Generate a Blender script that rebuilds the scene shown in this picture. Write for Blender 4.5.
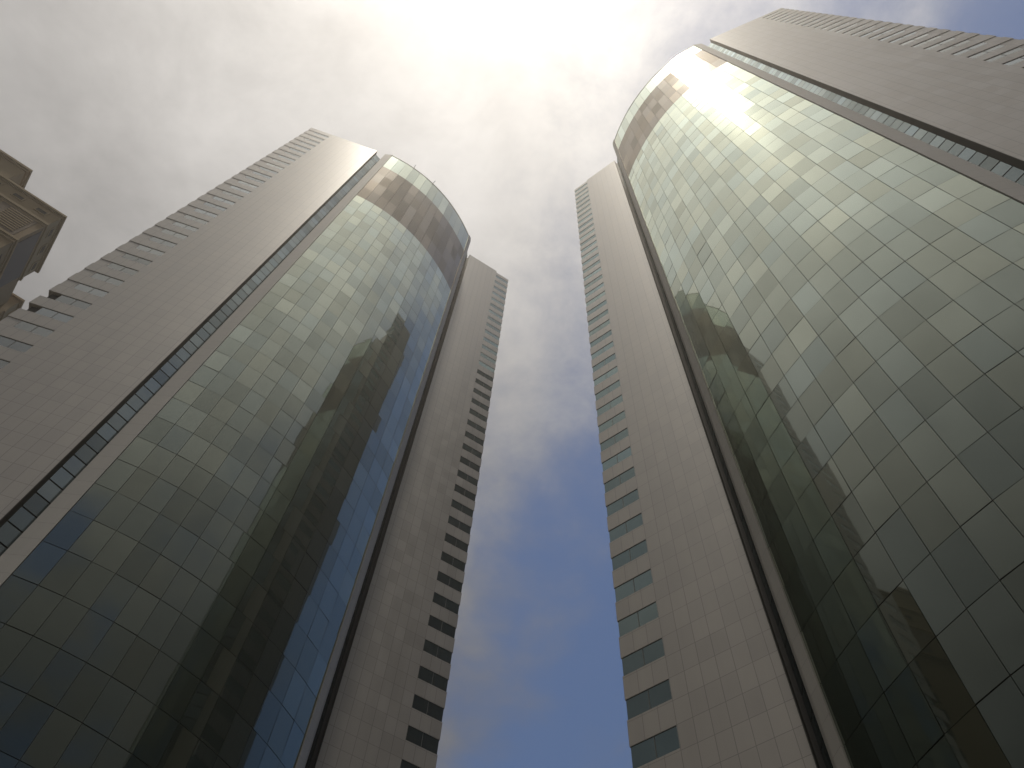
import bpy, bmesh, math, random
from mathutils import Vector, Matrix
random.seed(7)
S = bpy.context.scene
for o in list(bpy.data.objects):
    bpy.data.objects.remove(o)

# ------------------------------------------------------------------ camera
EYE = 1.6
FPX = 850.0
CM = Matrix(((0.994823417, -0.101618745, 0.0),
             (-0.0916128183, -0.896867764, -0.432706951),
             (0.0439711374, 0.430467007, -0.901534633)))
cam_d = bpy.data.cameras.new('camera')
cam = bpy.data.objects.new('camera', cam_d)
S.collection.objects.link(cam)
cam_d.sensor_width = 36.0
cam_d.lens = FPX / 1024 * 36.0
cam_d.clip_end = 20000
cam.matrix_world = Matrix.Translation((0, 0, EYE)) @ CM.to_4x4()
S.camera = cam

# ------------------------------------------------------------------ light
SUN_ZEN, SUN_AZ = math.radians(7.6), math.radians(-106)
sd = Vector((math.sin(SUN_ZEN) * math.cos(SUN_AZ), math.sin(SUN_ZEN) * math.sin(SUN_AZ), math.cos(SUN_ZEN)))
SUN_STRENGTH = 2.2
SKY_STRENGTH = 0.075
sun_d = bpy.data.lights.new('sun', 'SUN')
sun_d.energy = SUN_STRENGTH
sun_d.angle = math.radians(3.0)
sun_d.color = (1.0, 0.91, 0.77)
sun = bpy.data.objects.new('sun', sun_d)
sun.rotation_euler = sd.to_track_quat('Z', 'Y').to_euler()
sun.location = (0, 0, 400)
S.collection.objects.link(sun)

S.view_settings.view_transform = 'Standard'
S.view_settings.look = 'None'
S.view_settings.gamma = 1.0
S.view_settings.use_curve_mapping = False
S.view_settings.exposure = 0.0


class NT:
    """small node helper"""
    def __init__(self, tree):
        self.t = tree
        tree.nodes.clear()

    def n(self, typ, **kw):
        nd = self.t.nodes.new(typ)
        for k, v in kw.items():
            setattr(nd, k, v)
        return nd

    def put(self, sock, v):
        if isinstance(v, bpy.types.NodeSocket):
            self.t.links.new(v, sock)
        elif v is not None:
            if sock.type == 'RGBA' and len(v) == 3:
                v = (*v, 1.0)
            sock.default_value = v

    def m(self, op, a, b=None, c=None, clamp=False):
        nd = self.n('ShaderNodeMath', operation=op)
        nd.use_clamp = clamp
        for i, v in enumerate((a, b, c)):
            if v is not None:
                self.put(nd.inputs[i], v)
        return nd.outputs[0]

    def vm(self, op, a, b=None, out=0):
        nd = self.n('ShaderNodeVectorMath', operation=op)
        self.put(nd.inputs[0], a)
        if b is not None:
            self.put(nd.inputs[1], b)
        return nd.outputs['Value'] if op in ('DOT_PRODUCT', 'LENGTH') else nd.outputs[0]

    def mix(self, fac, a, b, mode='MIX'):
        nd = self.n('ShaderNodeMix', data_type='RGBA', blend_type=mode)
        self.put(nd.inputs[0], fac)
        self.put(nd.inputs[6], a)
        self.put(nd.inputs[7], b)
        return nd.outputs[2]

    def noise(self, vec, scale, detail=4, rough=0.5, out='Fac', dim='3D', dist=0.0):
        nd = self.n('ShaderNodeTexNoise', noise_dimensions=dim)
        if vec is not None:
            self.put(nd.inputs['Vector'], vec)
        nd.inputs['Scale'].default_value = scale
        nd.inputs['Detail'].default_value = detail
        nd.inputs['Roughness'].default_value = rough
        nd.inputs['Distortion'].default_value = dist
        return nd.outputs[out]

    def ramp(self, v, lo, hi, a=0.0, b=1.0, smooth=True):
        nd = self.n('ShaderNodeMapRange', interpolation_type='SMOOTHSTEP' if smooth else 'LINEAR')
        self.put(nd.inputs['Value'], v)
        nd.inputs['From Min'].default_value = lo
        nd.inputs['From Max'].default_value = hi
        nd.inputs['To Min'].default_value = a
        nd.inputs['To Max'].default_value = b
        return nd.outputs[0]


# ------------------------------------------------------------------ sky: Nishita + thin hazy cloud lit by the sun
W = bpy.data.worlds.new('World')
S.world = W
W.use_nodes = True
w = NT(W.node_tree)
tc = w.n('ShaderNodeTexCoord').outputs['Generated']
dirn = w.vm('NORMALIZE', tc)
sky = w.n('ShaderNodeTexSky', sky_type='NISHITA')
sky.sun_disc = False
sky.sun_elevation = math.pi / 2 - SUN_ZEN
sky.sun_rotation = math.radians(196)
sky.altitude = 0
sky.air_density = 1.0
sky.dust_density = 0.4
sky.ozone_density = 1.6
skyc = w.mix(1.0, sky.outputs[0], (SKY_STRENGTH * .95, SKY_STRENGTH, SKY_STRENGTH * 1.1), 'MULTIPLY')
cosun = w.m('MAXIMUM', w.vm('DOT_PRODUCT', dirn, tuple(sd)), 0.0)
sep = w.n('ShaderNodeSeparateXYZ')
w.put(sep.inputs[0], dirn)
zz = w.m('MAXIMUM', sep.outputs[2], 0.06)
px = w.m('DIVIDE', sep.outputs[0], zz)
py = w.m('DIVIDE', sep.outputs[1], zz)
comb = w.n('ShaderNodeCombineXYZ')
w.put(comb.inputs[0], px); w.put(comb.inputs[1], py)
comb.inputs[2].default_value = 23.3
cp = comb.outputs[0]
big = w.noise(cp, 2.1, 6, 0.55, dist=0.25)
fine = w.noise(cp, 7.0, 7, 0.62, dist=0.2)
# the cloud bank lies to the left and overhead, thinning out forwards and to the right
bias = w.m('ADD', w.m('MULTIPLY', w.m('MINIMUM', px, 0.5), -1.5), w.m('ADD', w.m('MULTIPLY', w.m('MINIMUM', py, 0.0), -1.25), w.m('MULTIPLY', w.m('MAXIMUM', py, 0.0), -0.47)))
bias = w.m('MINIMUM', w.m('MAXIMUM', bias, -0.75), 0.3)
cov = w.m('ADD', w.m('ADD', w.m('MULTIPLY', big, 1.5), w.m('MULTIPLY', w.m('SUBTRACT', fine, 0.31), 0.95)), bias)
patch = w.m('MULTIPLY', w.m('SUBTRACT', w.noise(cp, 4.2, 5, 0.6), 0.5), w.ramp(py, -0.5, -1.0, 0.0, 3.2))
cov = w.ramp(w.m('SUBTRACT', w.m('ADD', cov, patch), w.ramp(py, -0.5, -1.1, 0.0, 0.35)), 0.05, 1.0)
glow_w = w.m('POWER', cosun, 6.0)
glow_m = w.m('POWER', cosun, 95.0)
glow_n = w.m('POWER', cosun, 300.0)
glow_v = w.m('POWER', cosun, 24.0)
glow_s = w.m('POWER', cosun, 3500.0)
shade = w.m('ADD', w.m('MULTIPLY', fine, 0.8), 0.60)
lit = w.m('ADD', 0.13, w.m('MULTIPLY', glow_w, 0.80))
lit = w.m('MULTIPLY', lit, shade)
cl = w.mix(1.0, (0.98, 1.0, 1.04), w.n('ShaderNodeCombineColor').outputs[0], 'MULTIPLY')
cc = w.n('ShaderNodeCombineXYZ')
for i, t in enumerate((1.04, 1.0, 0.955)):
    w.put(cc.inputs[i], w.m('MULTIPLY', lit, t))
cmix = w.mix(w.m('MULTIPLY', cov, 0.93), skyc, cc.outputs[0])
# glow of the sun through the haze
gl = w.m('ADD', w.m('ADD', w.m('ADD', w.m('MULTIPLY', glow_m, 0.3), w.m('MULTIPLY', glow_v, 0.16)), w.m('MULTIPLY', glow_n, 3.5)), w.m('MULTIPLY', glow_s, 14.0))
gc = w.n('ShaderNodeCombineXYZ')
for i, t in enumerate((1.0, 0.94, 0.82)):
    w.put(gc.inputs[i], w.m('MULTIPLY', gl, t))
tot = w.mix(1.0, cmix, gc.outputs[0], 'ADD')
bg = w.n('ShaderNodeBackground')
w.put(bg.inputs[0], tot)
bg.inputs[1].default_value = 1.0
out = w.n('ShaderNodeOutputWorld')
w.t.links.new(bg.outputs[0], out.inputs[0])


# ------------------------------------------------------------------ materials
def new_mat(name):
    m = bpy.data.materials.new(name)
    m.use_nodes = True
    return m, NT(m.node_tree)


def finish(t, sh):
    o = t.n('ShaderNodeOutputMaterial')
    t.t.links.new(sh, o.inputs[0])


def principled(t, col, rough, ior=1.5, normal=None, metallic=0.0):
    p = t.n('ShaderNodeBsdfPrincipled')
    t.put(p.inputs['Base Color'], col)
    t.put(p.inputs['Roughness'], rough)
    p.inputs['IOR'].default_value = ior
    p.inputs['Metallic'].default_value = metallic
    if normal is not None:
        t.put(p.inputs['Normal'], normal)
    return p.outputs[0]


def cladding_mat(name, base, pw, ph, joint=0.03, rough=0.42, var=0.10, v0=0.0, ior=1.5):
    """stone panels pw x ph metres with open joints; UV is in metres along the wall / height"""
    m, t = new_mat(name)
    uv = t.n('ShaderNodeUVMap', uv_map='metres').outputs[0]
    s = t.n('ShaderNodeSeparateXYZ'); t.put(s.inputs[0], uv)
    u = t.m('DIVIDE', s.outputs[0], pw)
    v = t.m('DIVIDE', t.m('SUBTRACT', s.outputs[1], v0), ph)
    fu, fv = t.m('FRACT', u), t.m('FRACT', v)
    du = t.m('MULTIPLY', t.m('MINIMUM', fu, t.m('SUBTRACT', 1.0, fu)), pw)
    dv = t.m('MULTIPLY', t.m('MINIMUM', fv, t.m('SUBTRACT', 1.0, fv)), ph)
    d = t.m('MINIMUM', du, dv)
    line = t.ramp(d, joint * 0.5, joint * 1.2, 1.0, 0.0)
    c = t.n('ShaderNodeCombineXYZ')
    t.put(c.inputs[0], t.m('FLOOR', u)); t.put(c.inputs[1], t.m('FLOOR', v))
    wn = t.n('ShaderNodeTexWhiteNoise', noise_dimensions='2D'); t.put(wn.inputs['Vector'], c.outputs[0])
    geo = t.n('ShaderNodeNewGeometry').outputs['Position']
    grain = t.noise(geo, 0.35, 5, 0.6)
    streak_map = t.n('ShaderNodeMapping'); t.put(streak_map.inputs[0], geo)
    streak_map.inputs['Scale'].default_value = (1.6, 1.6, 0.05)
    streak = t.noise(streak_map.outputs[0], 1.0, 4, 0.6)
    k = t.m('ADD', 1.0 - var, t.m('MULTIPLY', wn.outputs['Value'], var * 0.8))
    k = t.m('ADD', k, t.m('MULTIPLY', grain, var * 0.7))
    k = t.m('ADD', k, t.m('MULTIPLY', t.m('SUBTRACT', streak, 0.5), 0.16))
    kc = t.n('ShaderNodeCombineXYZ')
    for i in range(3):
        t.put(kc.inputs[i], k)
    col = t.mix(1.0, base, kc.outputs[0], 'MULTIPLY')
    col = t.mix(t.m('MULTIPLY', line, 0.6), col, (0.05, 0.047, 0.043))
    # the panels are semi-polished, each with slightly different gloss
    rg = t.m('ADD', rough, t.m('MULTIPLY', wn.outputs['Value'], 0.1))
    finish(t, principled(t, col, rg, ior))
    return m


def plain_mat(name, base, rough=0.6, ior=1.5, var=0.15, scale=0.6):
    m, t = new_mat(name)
    geo = t.n('ShaderNodeNewGeometry').outputs['Position']
    g = t.noise(geo, scale, 6, 0.6)
    g2 = t.noise(geo, scale * 9, 3, 0.6)
    k = t.m('ADD', 1.0 - var, t.m('ADD', t.m('MULTIPLY', g, var * 1.3), t.m('MULTIPLY', g2, var * 0.7)))
    kc = t.n('ShaderNodeCombineXYZ')
    for i in range(3):
        t.put(kc.inputs[i], k)
    col = t.mix(1.0, base, kc.outputs[0], 'MULTIPLY')
    finish(t, principled(t, col, rough, ior))
    return m


def glass_mat(name, body, tint, f0, rough=0.025, haze=0.14, haze_amt=0.20, var=0.25, warp=0.0014, graze=0.98):
    """coated mirror glass: a dark body colour under a tinted Fresnel reflection"""
    m, t = new_mat(name)
    at = t.n('ShaderNodeAttribute', attribute_name='pane_tint')
    rnd = at.outputs['Fac']
    geo = t.n('ShaderNodeNewGeometry').outputs['Position']
    # roller-wave distortion of the toughened glass
    h = t.noise(geo, 0.55, 2, 0.4)
    bump = t.n('ShaderNodeBump'); bump.inputs['Strength'].default_value = 1.0; bump.inputs['Distance'].default_value = warp
    t.put(bump.inputs['Height'], h)
    dust = t.noise(geo, 1.3, 5, 0.65)
    k = t.m('ADD', 1.0 - var, t.m('MULTIPLY', rnd, var))
    kc = t.n('ShaderNodeCombineXYZ')
    for i, ww in enumerate((1.0, 1.0, 1.0)):
        t.put(kc.inputs[i], k)
    tcol = t.mix(1.0, tint, kc.outputs[0], 'MULTIPLY')
    hue = t.m('FRACT', t.m('MULTIPLY', rnd, 7.31))
    tcol = t.mix(t.m('MULTIPLY', hue, 0.45), tcol, t.mix(1.0, (tint[0] * 0.84, tint[1] * 0.96, tint[2] * 1.13), kc.outputs[0], 'MULTIPLY'))
    dif = t.n('ShaderNodeBsdfDiffuse')
    t.put(dif.inputs[0], t.mix(t.m('MULTIPLY', dust, 0.25), body, (body[0] * 2 + .01, body[1] * 2 + .01, body[2] * 2 + .008)))
    g1 = t.n('ShaderNodeBsdfGlossy'); t.put(g1.inputs[0], tcol); g1.inputs['Roughness'].default_value = rough
    t.put(g1.inputs['Normal'], bump.outputs[0])
    g2 = t.n('ShaderNodeBsdfGlossy'); t.put(g2.inputs[0], tcol); g2.inputs['Roughness'].default_value = haze
    gm = t.n('ShaderNodeMixShader'); gm.inputs[0].default_value = haze_amt
    t.t.links.new(g1.outputs[0], gm.inputs[1]); t.t.links.new(g2.outputs[0], gm.inputs[2])
    lw = t.n('ShaderNodeLayerWeight'); lw.inputs['Blend'].default_value = 0.5
    fac = t.m('ADD', f0, t.m('MULTIPLY', t.m('POWER', lw.outputs['Facing'], 2.0), graze - f0), clamp=True)
    mx = t.n('ShaderNodeMixShader')
    t.put(mx.inputs[0], fac)
    t.t.links.new(dif.outputs[0], mx.inputs[1]); t.t.links.new(gm.outputs[0], mx.inputs[2])
    finish(t, mx.outputs[0])
    return m


FLOOR = 3.55
TOP = 180.0 + EYE
LINTEL0 = 35.6 + EYE - FLOOR * 10          # z of the lowest lintel line
TRANSOM0 = 41.3 + EYE - FLOOR * 12
M_CLAD = cladding_mat('grey_stone_cladding', (0.295, 0.270, 0.235), 1.06, FLOOR / 2, 0.024, 0.36, 0.14, LINTEL0, 1.8)
M_PIER = cladding_mat('pale_metal_cladding', (0.36, 0.345, 0.315), 2.4, FLOOR / 2, 0.012, 0.52, 0.06, TRANSOM0)
M_CORE = plain_mat('dark_structure', (0.028, 0.027, 0.025), 0.7)
M_GLASS = glass_mat('green_mirror_glass', (0.007, 0.012, 0.008), (0.91, 0.98, 0.83), 0.07, var=0.24)
M_BRONZE = glass_mat('bronze_band_glass', (0.05, 0.042, 0.034), (0.44, 0.40, 0.345), 0.07, 0.04, 0.2, 0.2, 0.5)
M_WIN = glass_mat('window_glass', (0.012, 0.016, 0.016), (0.66, 0.83, 0.81), 0.18, 0.03, 0.16, 0.08, 0.3, graze=0.50)
M_WINPALE = glass_mat('pale_window_glass', (0.02, 0.022, 0.02), (0.80, 0.83, 0.80), 0.18, 0.05, 0.2, 0.15, 0.25, graze=0.72)
M_STRIP = glass_mat('blue_strip_glass', (0.012, 0.022, 0.026), (0.74, 0.84, 0.82), 0.24, 0.03, 0.16, 0.08, 0.4, graze=0.55)
M_SLOTSHADE = plain_mat('slot_shade_paint', (0.035, 0.033, 0.027), 0.6)  # near-black colour standing in for shade on the wing end faces
M_METAL = plain_mat('grey_metal', (0.20, 0.20, 0.20), 0.4)
M_BEIGE = plain_mat('beige_stone', (0.20, 0.128, 0.045), 0.75, 1.45, 0.25, 0.5)
M_BEIGE2 = plain_mat('pale_beige_stone', (0.235, 0.158, 0.06), 0.75, 1.45, 0.2, 0.5)
M_BROWN = plain_mat('brown_stone', (0.10, 0.062, 0.03), 0.75, 1.45, 0.25, 0.5)
M_DARKWIN = plain_mat('dark_opening', (0.008, 0.007, 0.006), 0.95, 1.15)
M_GASKET = plain_mat('grey_green_frame', (0.085, 0.09, 0.078), 0.5)
M_FLANKSHADE = plain_mat('flank_shade_paint', (0.05, 0.042, 0.034), 0.7)  # shade of the flank facing away from the sun, put into colour
M_PAVE = cladding_mat('plaza_paving', (0.11, 0.105, 0.095), 0.6, 0.6, 0.008, 0.7, 0.2)
M_ASPH = plain_mat('asphalt', (0.05, 0.05, 0.05), 0.85, 1.45, 0.3, 0.4)


# ------------------------------------------------------------------ mesh helpers
class MB:
    def __init__(self):
        self.v, self.f, self.uv, self.c, self.mi = [], [], [], [], []

    def face(self, pts, uvs=None, tint=0.5, mi=0):
        i = len(self.v)
        self.v += [tuple(p) for p in pts]
        self.f.append(tuple(range(i, i + len(pts))))
        self.uv.append(uvs or [(p[0], p[1]) for p in pts])
        self.c.append(tint)
        self.mi.append(mi)

    def prism(self, poly, z0, z1, u0=0.0, tint=0.5, mi=0):
        """vertical prism over a plan polygon (any winding) with metre UVs on its sides"""
        a = sum(poly[i][0] * poly[(i + 1) % len(poly)][1] - poly[(i + 1) % len(poly)][0] * poly[i][1] for i in range(len(poly)))
        us = [u0]
        for i in range(len(poly)):
            p, q = poly[i], poly[(i + 1) % len(poly)]
            us.append(us[-1] + math.hypot(q[0] - p[0], q[1] - p[1]))
        n = len(poly)
        for i in range(n):
            p, q = poly[i], poly[(i + 1) % n]
            pts = [(p[0], p[1], z0), (q[0], q[1], z0), (q[0], q[1], z1), (p[0], p[1], z1)]
            uv = [(us[i], z0), (us[i + 1], z0), (us[i + 1], z1), (us[i], z1)]
            if a < 0:
                pts.reverse(); uv.reverse()
            self.face(pts, uv, tint, mi)
        top = [(p[0], p[1], z1) for p in poly]
        bot = [(p[0], p[1], z0) for p in poly]
        if a < 0:
            top.reverse()
        else:
            bot.reverse()
        self.face(top, None, tint, mi)
        self.face(bot, None, tint, mi)

    def box(self, x0, x1, y0, y1, z0, z1, **k):
        self.prism([(x0, y0), (x1, y0), (x1, y1), (x0, y1)], z0, z1, **k)

    def tube(self, p, q, r, n=8):
        p, q = Vector(p), Vector(q)
        d = (q - p).normalized()
        a = d.orthogonal().normalized(); b = d.cross(a)
        ring = [a * math.cos(2 * math.pi * i / n) * r + b * math.sin(2 * math.pi * i / n) * r for i in range(n)]
        for i in range(n):
            j = (i + 1) % n
            self.face([p + ring[i], p + ring[j], q + ring[j], q + ring[i]])
        self.face([p + r_ for r_ in reversed(ring)])
        self.face([q + r_ for r_ in ring])

    def build(self, name, mats, parent=None, loc=None):
        me = bpy.data.meshes.new(name)
        off = Vector(loc) if loc is not None else Vector((0, 0, 0))
        me.from_pydata([Vector(v) - off for v in self.v], [], self.f)
        ul = me.uv_layers.new(name='metres')
        fl = [c for uvs in self.uv for c in uvs]
        for i, c in enumerate(fl):
            ul.data[i].uv = c
        ca = me.attributes.new('pane_tint', 'FLOAT', 'FACE')
        for i, c in enumerate(self.c):
            ca.data[i].value = c
        for mt in (mats if isinstance(mats, (list, tuple)) else [mats]):
            me.materials.append(mt)
        for i, k in enumerate(self.mi):
            me.polygons[i].material_index = k
        me.update()
        o = bpy.data.objects.new(name, me)
        S.collection.objects.link(o)
        if parent is not None:
            o.parent = parent
            # all things are built around an unrotated Empty; local = world - thing location
            base = parent
            while base.parent is not None:
                base = base.parent
            if loc is None:
                if parent is base:
                    o.location = -base.location
            else:
                o.location = off - (base.location if parent is base else Vector((0, 0, 0)))
        return o


def thing(name, loc, label, cat, group=None):
    o = bpy.data.objects.new(name, None)
    o.location = loc
    S.collection.objects.link(o)
    o['label'] = label
    o['category'] = cat
    if group:
        o['group'] = group
    return o


# ------------------------------------------------------------------ ground (never in frame, but it bounces light)
g = MB(); g.face([(-1500, -1500, 0), (1500, -1500, 0), (1500, 1500, 0), (-1500, 1500, 0)])
o = g.build('ground', M_ASPH); o['kind'] = 'structure'
g = MB(); g.prism([(-110, -30), (110, -30), (110, 120), (-110, 120)], -0.4, 0.12)
o = g.build('plaza', M_PAVE); o['kind'] = 'structure'

# ------------------------------------------------------------------ the hazy air between the camera and the tower tops
hz = MB(); hz.prism([(-1510, -1510), (1510, -1510), (1510, 1510), (-1510, 1510)], -1.5, 200)
m, t = new_mat('hazy_air')
pv = t.n('ShaderNodeVolumePrincipled')
pv.inputs['Color'].default_value = (1.0, 0.95, 0.87, 1)
pv.inputs['Density'].default_value = 0.00055
pv.inputs['Anisotropy'].default_value = 0.78
om = t.n('ShaderNodeOutputMaterial'); t.t.links.new(pv.outputs[0], om.inputs['Volume'])
o = hz.build('haze', m); o['kind'] = 'stuff'

# ------------------------------------------------------------------ the twin towers
# plan in local metres: u runs along the front from the corner nearest the camera to the far corner, v points out of the front
NEAR = (13.35, 4.65)
FARE = (42.0, -1.02)
ARC0, ARC1, SAG = (16.4, 5.8), (39.35, 2.1), 2.25
NCOL = 14
BAND0, BAND1 = TRANSOM0 + FLOOR * 41, TRANSOM0 + FLOOR * 48


def arc_points(n, inset=0.0):
    ax, ay = ARC0; bx, by = ARC1
    c = math.hypot(bx - ax, by - ay)
    R = c * c / 8 / SAG + SAG / 2
    tx, ty = (bx - ax) / c, (by - ay) / c
    nx, ny = -ty, tx
    cx, cy = (ax + bx) / 2 - nx * (R - SAG), (ay + by) / 2 - ny * (R - SAG)
    a0 = math.atan2(ay - cy, ax - cx); a1 = math.atan2(by - cy, bx - cx)
    return [(cx + (R - inset) * math.cos(a0 + (a1 - a0) * i / n), cy + (R - inset) * math.sin(a0 + (a1 - a0) * i / n)) for i in range(n + 1)]


def unit(a, b):
    d = math.hypot(b[0] - a[0], b[1] - a[1])
    return ((b[0] - a[0]) / d, (b[1] - a[1]) / d), d


def lin(p, *terms):
    x, y = p
    for k, d in terms:
        x += k * d[0]; y += k * d[1]
    return (x, y)


def project(p):
    q = CM.transposed() @ (Vector(p) - Vector((0, 0, EYE)))
    if q.z > -0.1:
        return None
    return (512 - FPX * q.x / q.z, 384 + FPX * q.y / q.z)


def visible_area(quad):
    pr = [project(p) for p in quad]
    if any(p is None for p in pr):
        return 0.0
    # clip against the frame (Sutherland-Hodgman)
    for ax, lim, sg in ((0, 0, 1), (0, 1024, -1), (1, 0, 1), (1, 768, -1)):
        outp = []
        for i in range(len(pr)):
            a, b = pr[i], pr[(i + 1) % len(pr)]
            ia, ib = sg * (a[ax] - lim) >= 0, sg * (b[ax] - lim) >= 0
            if ia:
                outp.append(a)
            if ia != ib:
                k = (lim - a[ax]) / (b[ax] - a[ax])
                outp.append((a[0] + k * (b[0] - a[0]), a[1] + k * (b[1] - a[1])))
        pr = outp
        if len(pr) < 3:
            return 0.0
    return abs(sum(pr[i][0] * pr[(i + 1) % len(pr)][1] - pr[(i + 1) % len(pr)][0] * pr[i][1] for i in range(len(pr)))) / 2


def tower(O, U, V, label, open_floors=(), seed=1, extras=False):
    rnd = random.Random(seed)

    def P(q):
        return (O[0] + q[0] * U[0] + q[1] * V[0], O[1] + q[0] * U[1] + q[1] * V[1])

    def PP(qs):
        return [P(q) for q in qs]

    root = thing('glass_tower', (*P((27, -4)), 0), label, 'tower', 'twin curved glass towers')
    A, H = (0.0, 0.0), (52.0, 0.0)
    e1, L1 = unit(A, NEAR); n1 = (e1[1], -e1[0])
    e2, L2 = unit(FARE, H); n2 = (e2[1], -e2[0])
    REC = 0.06
    DEP = 15.0
    # ---- core (dark concrete behind everything) with the roof
    core = MB()
    arc_in = arc_points(NCOL, 0.30)
    poly = [lin(A, (.34, e1), (.34, n1)), lin(NEAR, (-.1, e1), (.34, n1)), (13.5, 3.60), (15.35, 3.3), (16.5, 4.9)] + arc_in[1:-1] + \
           [(39.3, 1.4), (40.2, -0.05), (41.55, -1.8), lin(FARE, (.15, e2), (.34, n2)), lin(H, (-.34, e2), (.34, n2)),
            lin(H, (-.34, e2), (DEP, n2)), (26, -22), lin(A, (.34, e1), (DEP, n1))]
    core.prism(PP(poly), 0, TOP - 1.2)
    core.build('core_wall', M_CORE, root)
    # ---- wings
    for side in ('near', 'far'):
        wing = MB()
        if side == 'near':
            C0, e, n, L, wz = A, e1, n1, L1, 4.37
        else:
            C0, e, n, L, wz = H, (-e2[0], -e2[1]), n2, L2, 3.15
        T = 0.72 if side == 'near' else 0.52
        # blank stone between the window zone and the recessed glazed strip
        wing.prism(PP([lin(C0, (wz, e)), lin(C0, (L, e)), lin(C0, (L, e), (T, n)), lin(C0, (wz, e), (T, n))]), 0, TOP, u0=wz)
        # return side beyond its own windows, down to the back corner
        wing.prism(PP([lin(C0, (wz, n)), lin(C0, (DEP, n)), lin(C0, (DEP, n), (.6, e)), lin(C0, (wz, n), (.6, e))]), 0, TOP, u0=wz)
        ztop = TOP if side == 'near' else TOP - 0.9
        for k in range(51):
            zl = LINTEL0 + FLOOR * k            # lintel line (window top)
            z0 = zl
            z1 = zl + 1.95 if k < 50 else ztop   # spandrel goes up to the next sill
            if zl > TOP:
                break
            if z1 > ztop or zl + FLOOR > TOP:
                z1 = ztop
            ring = [C0, lin(C0, (wz, e)), lin(C0, (wz, e), (.34, n)), lin(C0, (.34, e), (.34, n)), lin(C0, (.34, e), (wz, n)), lin(C0, (wz, n))]
            # butt against the blank stone 3 mm short so no faces coincide
            ring[1] = lin(C0, (wz - .003, e)); ring[2] = lin(C0, (wz - .003, e), (.34, n))
            ring[4] = lin(C0, (.34, e), (wz - .003, n)); ring[5] = lin(C0, (wz - .003, n))
            wing.prism(PP(ring), max(z0, 0.02), z1, u0=0)
        # base below the first lintel
        ring = [C0, lin(C0, (wz - .003, e)), lin(C0, (wz - .003, e), (.34, n)), lin(C0, (.34, e), (.34, n)), lin(C0, (.34, e), (wz - .003, n)), lin(C0, (wz - .003, n))]
        # windows: one per storey, wrapping the corner
        zs = [LINTEL0 + FLOOR * k for k in range(51) if LINTEL0 + FLOOR * k < TOP - 1]
        wins = []
        sidew = MB()
        for k, zl in enumerate(zs):
            zb, zt = zl - (FLOOR - 1.95) - .0, zl
            if zb < 0.3:
                continue
            tint = rnd.random()
            wm = MB(); mu = MB()
            if side == 'near':
                opened = k in open_floors
                wm.prism(PP([lin(C0, (1.36, e), (REC, n)), lin(C0, (wz - .006, e), (REC, n)), lin(C0, (wz - .006, e), (.335, n)), lin(C0, (1.36, e), (.335, n))]), zb + .003, zt - .003, tint=tint)
                # pale spandrel infill at the corner, left out on the floors that stand open
                if not opened:
                    wing.prism(PP([lin(C0, (.05, e), (.05, n)), lin(C0, (1.33, e), (.055, n)), lin(C0, (1.33, e), (.335, n)), lin(C0, (.337, e), (.335, n)), lin(C0, (.337, e), (1.33, n)), lin(C0, (.05, e), (1.33, n))]), zb + .003, zt - .003)
                sidew.prism(PP([lin(C0, (REC, e), (1.36, n)), lin(C0, (REC, e), (wz - .006, n)), lin(C0, (.335, e), (wz - .006, n)), lin(C0, (.335, e), (1.36, n))]), zb + .003, zt - .003, tint=tint)
            else:
                r2 = .05
                wm.prism(PP([lin(C0, (r2, e), (r2, n)), lin(C0, (wz - .006, e), (r2, n)), lin(C0, (wz - .006, e), (.335, n)), lin(C0, (.335, e), (.335, n)), lin(C0, (.335, e), (wz - .006, n)), lin(C0, (r2, e), (wz - .006, n))]), zb + .003, zt - .003, tint=tint)
            um = (wz + 1.36) / 2 if side == 'near' else wz * .52
            dm = REC if side == 'near' else r2
            mu.prism(PP([lin(C0, (um - .025, e), (dm - .02, n)), lin(C0, (um + .025, e), (dm - .02, n)), lin(C0, (um + .025, e), (dm - .003, n)), lin(C0, (um - .025, e), (dm - .003, n))]), zb + .01, zt - .01)
            wins.append((wm, mu))
        wo = wing.build('side_wing', M_CLAD, root)
        for wm, mu in wins:
            mu.build('mullion', M_GASKET, wm.build('window', M_WINPALE if side == 'near' else M_WIN, root))
        if sidew.f:
            sidew.build('side_windows', M_WIN, root)['kind'] = 'stuff'
    # ---- thin dark strips laid over the wing ends, painting in the slots' shade
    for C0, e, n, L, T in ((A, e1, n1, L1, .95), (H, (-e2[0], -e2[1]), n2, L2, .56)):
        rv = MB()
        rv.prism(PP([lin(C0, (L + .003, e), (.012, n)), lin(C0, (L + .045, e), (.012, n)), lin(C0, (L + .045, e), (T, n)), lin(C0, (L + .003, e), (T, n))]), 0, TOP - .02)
        rv.build('slot_shade_strip', M_SLOTSHADE, root)
    # ---- parapet upstand and maintenance rail on the near wing
    cap = MB()
    cap.prism(PP([lin(A, (5.2, e1), (.25, n1)), lin(A, (9.4, e1), (.25, n1)), lin(A, (9.4, e1), (.6, n1)), lin(A, (5.2, e1), (.6, n1))]), TOP + .003, TOP + .42)
    cap.prism(PP([lin(A, (9.41, e1), (.25, n1)), lin(A, (13.6, e1), (.25, n1)), lin(A, (13.6, e1), (.6, n1)), lin(A, (9.41, e1), (.6, n1))]), TOP + .003, TOP + .16)
    cap.build('parapet_cap', M_PIER, root)
    rail = MB()
    for k in range(7):
        q = P(lin(A, (9.8 + k * .6, e1), (.42, n1)))
        rail.tube((q[0], q[1], TOP + .1), (q[0], q[1], TOP + .75), .03, 6)
    qa, qb = P(lin(A, (9.7, e1), (.42, n1))), P(lin(A, (13.5, e1), (.42, n1)))
    rail.tube((qa[0], qa[1], TOP + .75), (qb[0], qb[1], TOP + .75), .035, 6)
    rail.build('roof_rail', M_METAL, root)
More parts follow.
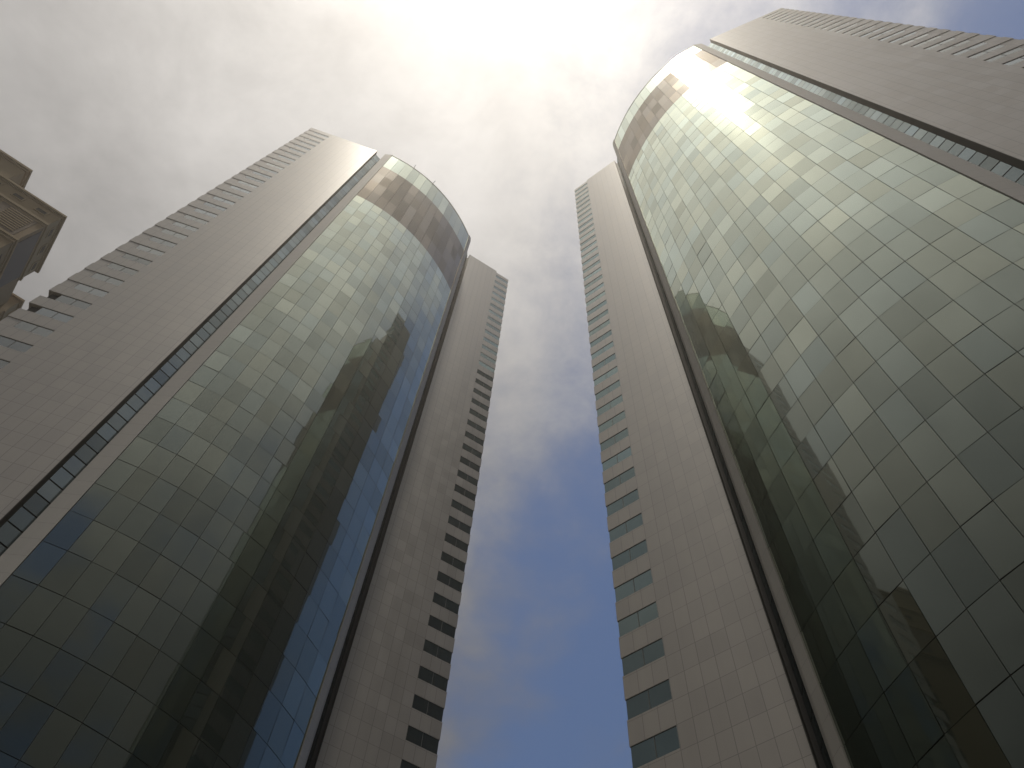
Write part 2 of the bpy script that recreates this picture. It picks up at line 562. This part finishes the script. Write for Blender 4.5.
    # ---- glazed strips in the slots beside the bow, two panes per storey
    for a, b in (((13.62, 4.00), (15.2, 3.68)), ((40.32, 0.25), (41.72, -1.52))):
        st = MB()
        d, Ls = unit(a, b); nn = (d[1], -d[0])
        z = TRANSOM0 - FLOOR * 0
        while z < TOP - 1.0:
            t1 = rnd.random()
            z1 = min(z + FLOOR / 2 - .15, TOP - .5)
            if z > 0.2:
                j = [rnd.uniform(-.006, .006) for _ in range(2)]
                st.prism(PP([lin(a, (j[0], nn)), lin(b, (j[1], nn)), lin(b, (.12, nn)), lin(a, (.12, nn))]), z, z1, tint=t1)
            z += FLOOR / 2
        st.build('glazed_strip', M_STRIP, root)
    # ---- piers that frame the bow
    pr = MB(); pr.prism(PP([(15.05, 5.02), (16.36, 5.90), (16.55, 5.2), (15.3, 3.4)]), 0, TOP + .35)
    pr.build('pier', M_PIER, root)
    pr = MB(); pr.prism(PP([(39.38, 2.22), (40.05, 1.78), (40.38, 1.25), (40.05, -.1), (39.2, .9)]), 0, TOP + .8)
    pr.build('pier', M_PIER, root)
    # ---- bow-fronted curtain wall: flat glass bays
    grid = MB()
    pts = arc_points(NCOL)
    back = arc_points(NCOL, 0.10)
    back2 = arc_points(NCOL, 0.26)
    for i in range(NCOL):
        grid.prism(PP([back[i], back[i + 1], back2[i + 1], back2[i]]), 0.1, TOP - .1)
    # coping on the parapet
    cop = arc_points(NCOL, -0.06); cop2 = arc_points(NCOL, 0.5)
    cw = grid.build('curtain_wall', M_GASKET, root)
    cpm = MB()
    for i in range(NCOL):
        cpm.prism(PP([cop[i], cop[i + 1], cop2[i + 1], cop2[i]]), TOP + .02, TOP + .25)
    cpm.build('coping', M_PIER, root)
    panes = []
    zrows = []
    z = TRANSOM0
    while z < BAND0 - .1:
        if z > 0.1:
            zrows.append((z, z + FLOOR, 0))
        z += FLOOR
    zb = BAND0
    half = (BAND1 - BAND0) / 2
    zrows += [(BAND0 + half * k / 2, BAND0 + half * (k + 1) / 2, 1) for k in range(4)]
    zrows += [(BAND1, TOP, 2)]
    for i in range(NCOL):
        p, q = P(pts[i]), P(pts[i + 1])
        d, Lp = unit(p, q)
        nrm = (d[1], -d[0])
        if nrm[0] * V[0] + nrm[1] * V[1] < 0:
            nrm = (-nrm[0], -nrm[1])
        gx = 0.018
        for (z0, z1, kind) in zrows:
            gz = 0.028 if kind == 0 else 0.004
            a = (p[0] + d[0] * gx, p[1] + d[1] * gx); b = (q[0] - d[0] * gx, q[1] - d[1] * gx)
            # each pane is set very slightly out of plane
            tl = rnd.gauss(0, 0.005) * (z1 - z0) / 2 if kind == 0 else rnd.gauss(0, .003)
            tw = rnd.gauss(0, 0.005) * Lp / 2 if kind == 0 else rnd.gauss(0, .002)
            tl = max(-.014, min(.014, tl))
            off = [-tl - tw, -tl + tw, tl + tw, tl - tw]
            base = [(a[0], a[1], z0 + gz), (b[0], b[1], z0 + gz), (b[0], b[1], z1 - gz), (a[0], a[1], z1 - gz)]
            front = [(c[0] + nrm[0] * (k_ + .0), c[1] + nrm[1] * (k_ + .0), c[2]) for c, k_ in zip(base, off)]
            rear = [(c[0] - nrm[0] * .07, c[1] - nrm[1] * .07, c[2]) for c in base]
            panes.append((visible_area(front), front, rear, kind, rnd.random(), nrm))

    def add_pane(mb, pane):
        ar, front, rear, kind, tint, nrm = pane
        mi = 1 if kind == 1 else 0
        f0, f1, f2, f3 = [Vector(x) for x in front]
        flip = (f1 - f0).cross(f3 - f0).dot(Vector((nrm[0], nrm[1], 0))) < 0
        F, Bk = (list(reversed(front)), list(reversed(rear))) if flip else (front, rear)
        mb.face(F, tint=tint, mi=mi)
        for i in range(4):
            j = (i + 1) % 4
            mb.face([Bk[i], Bk[j], F[j], F[i]], tint=tint, mi=mi)
    panes.sort(key=lambda x: -x[0])
    for pn in panes[:100]:
        mb = MB(); add_pane(mb, pn)
        c = sum((Vector(x) for x in pn[1]), Vector()) / 4
        mb.build('glass_pane', [M_GLASS, M_BRONZE], cw)
    mb = MB()
    for pn in panes[100:]:
        add_pane(mb, pn)
    ro = mb.build('glass_panes', [M_GLASS, M_BRONZE], cw)
    ro['kind'] = 'stuff'
    if extras:
        for i, ln in ((3, 1.9), (6, 1.5)):
            q = P(pts[i]); q0 = P(arc_points(NCOL, 1.2)[i]); q2 = P(arc_points(NCOL, -.6)[i])
            m = MB(); m.tube((q0[0], q0[1], TOP - .5), (q0[0], q0[1], TOP + .9), .06); m.tube((q0[0], q0[1], TOP + .9), (q2[0], q2[1], TOP + 1.1), .06)
            m.build('roof_davit', M_METAL, root)
    return root


tower((-46.75290329, 32.39743586), (0.83922044, 0.54379138), (0.54379138, -0.83922044),
      'curved green glass tower on the left whose glass mirrors a dark pointed tower', open_floors=(21, 22), seed=3, extras=True)
tower((43.95775867, 1.09849353), (-0.67420896, 0.73854064), (-0.73854064, -0.67420896),
      'larger curved glass tower on the right with sun glint on its top', seed=11)


# ------------------------------------------------------------------ beige stone building beyond the left tower
def stone_building():
    k = 150 / 110
    Cx, Cy, ZT = -61.7 * k, 34.7 * k, 150 + EYE
    a1 = math.radians(211); a2 = math.radians(121)
    D1 = (math.cos(a1), math.sin(a1)); D2 = (math.cos(a2), math.sin(a2))

    def P(s, t, o1=0.0, o2=0.0):
        """s metres along the front from the corner, t along the flank"""
        return (Cx + D1[0] * s + D2[0] * t, Cy + D1[1] * s + D2[1] * t)
    root = thing('stone_building', (*P(8, 10), 0), 'beige stone building with stepped cornices at the left edge of the sky', 'building')

    def blk(mb, s0, s1, t0, t1, z0, z1):
        mb.prism([P(s0, t0), P(s1, t0), P(s1, t1), P(s0, t1)], ZT + z0, ZT + z1)

    # rises from the ground: body, set back behind the overhanging crown
    b = MB()
    blk(b, .5, 30, .5, 12.9, -ZT, -5.6)
    blk(b, 1.6, 30, 12.9, 20.6, -ZT, -3.2)
    blk(b, .5, 30, 20.6, 32, -ZT, -5.6)
    b.build('wall', M_BEIGE, root)
    # crown storey
    c = MB()
    blk(c, .45, 29, .45, 12.95, -5.6, -0.55)
    blk(c, .45, 29, 20.7, 32, -5.6, -0.55)
    c.build('crown_storey', M_BEIGE2, root)
    # upper attic
    c = MB()
    blk(c, 12.0, 28, .6, 11, -.2, 7.2)
    c.build('attic', M_BEIGE2, root)
    # cornices and string courses
    c = MB()
    for (s0, t0, t1) in ((0, 0, 13.4), (0, 20.4, 32)):
        blk(c, s0, 29.4, t0, t1, -.55, 0)
        blk(c, s0 + .3, 29.3, t0 + .3, t1 - .3, -.95, -.553)
        blk(c, s0 + .25, 29.4, t0 + .25, t1 - .2, -6.0, -5.603)
        blk(c, s0 + .33, 29.4, t0 + .33, t1 - .3, -5.6, -5.2)
        blk(c, s0 + .4, 29.4, t0 + .4, t1 - .35, -6.8, -6.4)
        blk(c, s0 + .25, 29.4, t0 + .25, t1 - .3, -15.5, -14.9)
        blk(c, s0 + .36, 29.4, t0 + .36, t1 - .35, -16.4, -16.0)
    blk(c, 1.6, 29, 13.3, 20.5, -3.6, -3.0)
    c.build('cornice', M_BEIGE2, root)
    c = MB()
    blk(c, 11.4, 28.4, .1, 11.6, 7.2, 7.9)
    blk(c, 11.7, 28.2, .35, 11.3, 6.7, 7.197)
    c.build('cornice', M_BEIGE2, root)
    # recessed brown field with slatted grilles on the front under the crown
    c = MB()
    blk(c, 1.6, 8.0, .43, .497, -14.7, -6.8)
    blk(c, 9.0, 22, .43, .497, -14.7, -6.8)
    c.build('brown_panel', M_BROWN, root)
    c = MB()
    for i in range(9):
        blk(c, 2.2, 6.4, .34, .427, -13.6 + i * .75, -13.3 + i * .75)
    c.build('grille', M_BEIGE2, root)
    for t0, t1, z0, z1 in [(1.4, 11.9, -14.7, -6.9), (21.6, 31, -14.7, -6.9)] + [(1.0, 12.3, -20.6 - 4.2 * z, -19.9 - 4.2 * z) for z in range(10)]:
        c = MB(); blk(c, .40, .497, t0, t1, z0, z1); c.build('flank_shade_panel', M_FLANKSHADE, root)  # added dark panels that paint shade onto the flank
    # slot windows of the crown storey, front then flank
    for s in (2.2, 6.6, 11.0, 15.4):
        f = MB(); blk(f, s, s + 2.2, .33, .447, -3.7, -1.9); fo = f.build('window', M_BEIGE2, root)
        f = MB(); blk(f, s + .25, s + 1.95, .30, .327, -3.4, -2.4); f.build('pane', M_DARKWIN, fo)
    for t in (2.0, 6.0, 10.0, 22.5, 27):
        f = MB(); blk(f, .33, .447, t, t + 2.0, -3.9, -1.7); fo = f.build('window', M_BEIGE2, root)
        f = MB(); blk(f, .30, .327, t + .25, t + 1.75, -3.5, -2.3); f.build('pane', M_DARKWIN, fo)
    # windows lower down
    for z in range(1, 12):
        zz = -16.8 - z * 4.2
        for s in (2.4, 6.2, 10.5, 14.5):
            f = MB(); blk(f, s, s + 2.2, .38, .497, zz, zz + 2.8); fo = f.build('window', M_BEIGE2, root)
            f = MB(); blk(f, s + .2, s + 2.0, .35, .377, zz + .2, zz + 2.5); f.build('pane', M_DARKWIN, fo)
        for t in (2.4, 5.6, 8.8):
            f = MB(); blk(f, .38, .497, t, t + 1.9, zz, zz + 2.8); fo = f.build('window', M_BROWN, root)
            f = MB(); blk(f, .35, .377, t + .2, t + 1.7, zz + .2, zz + 2.5); f.build('pane', M_DARKWIN, fo)
    return root


stone_building()
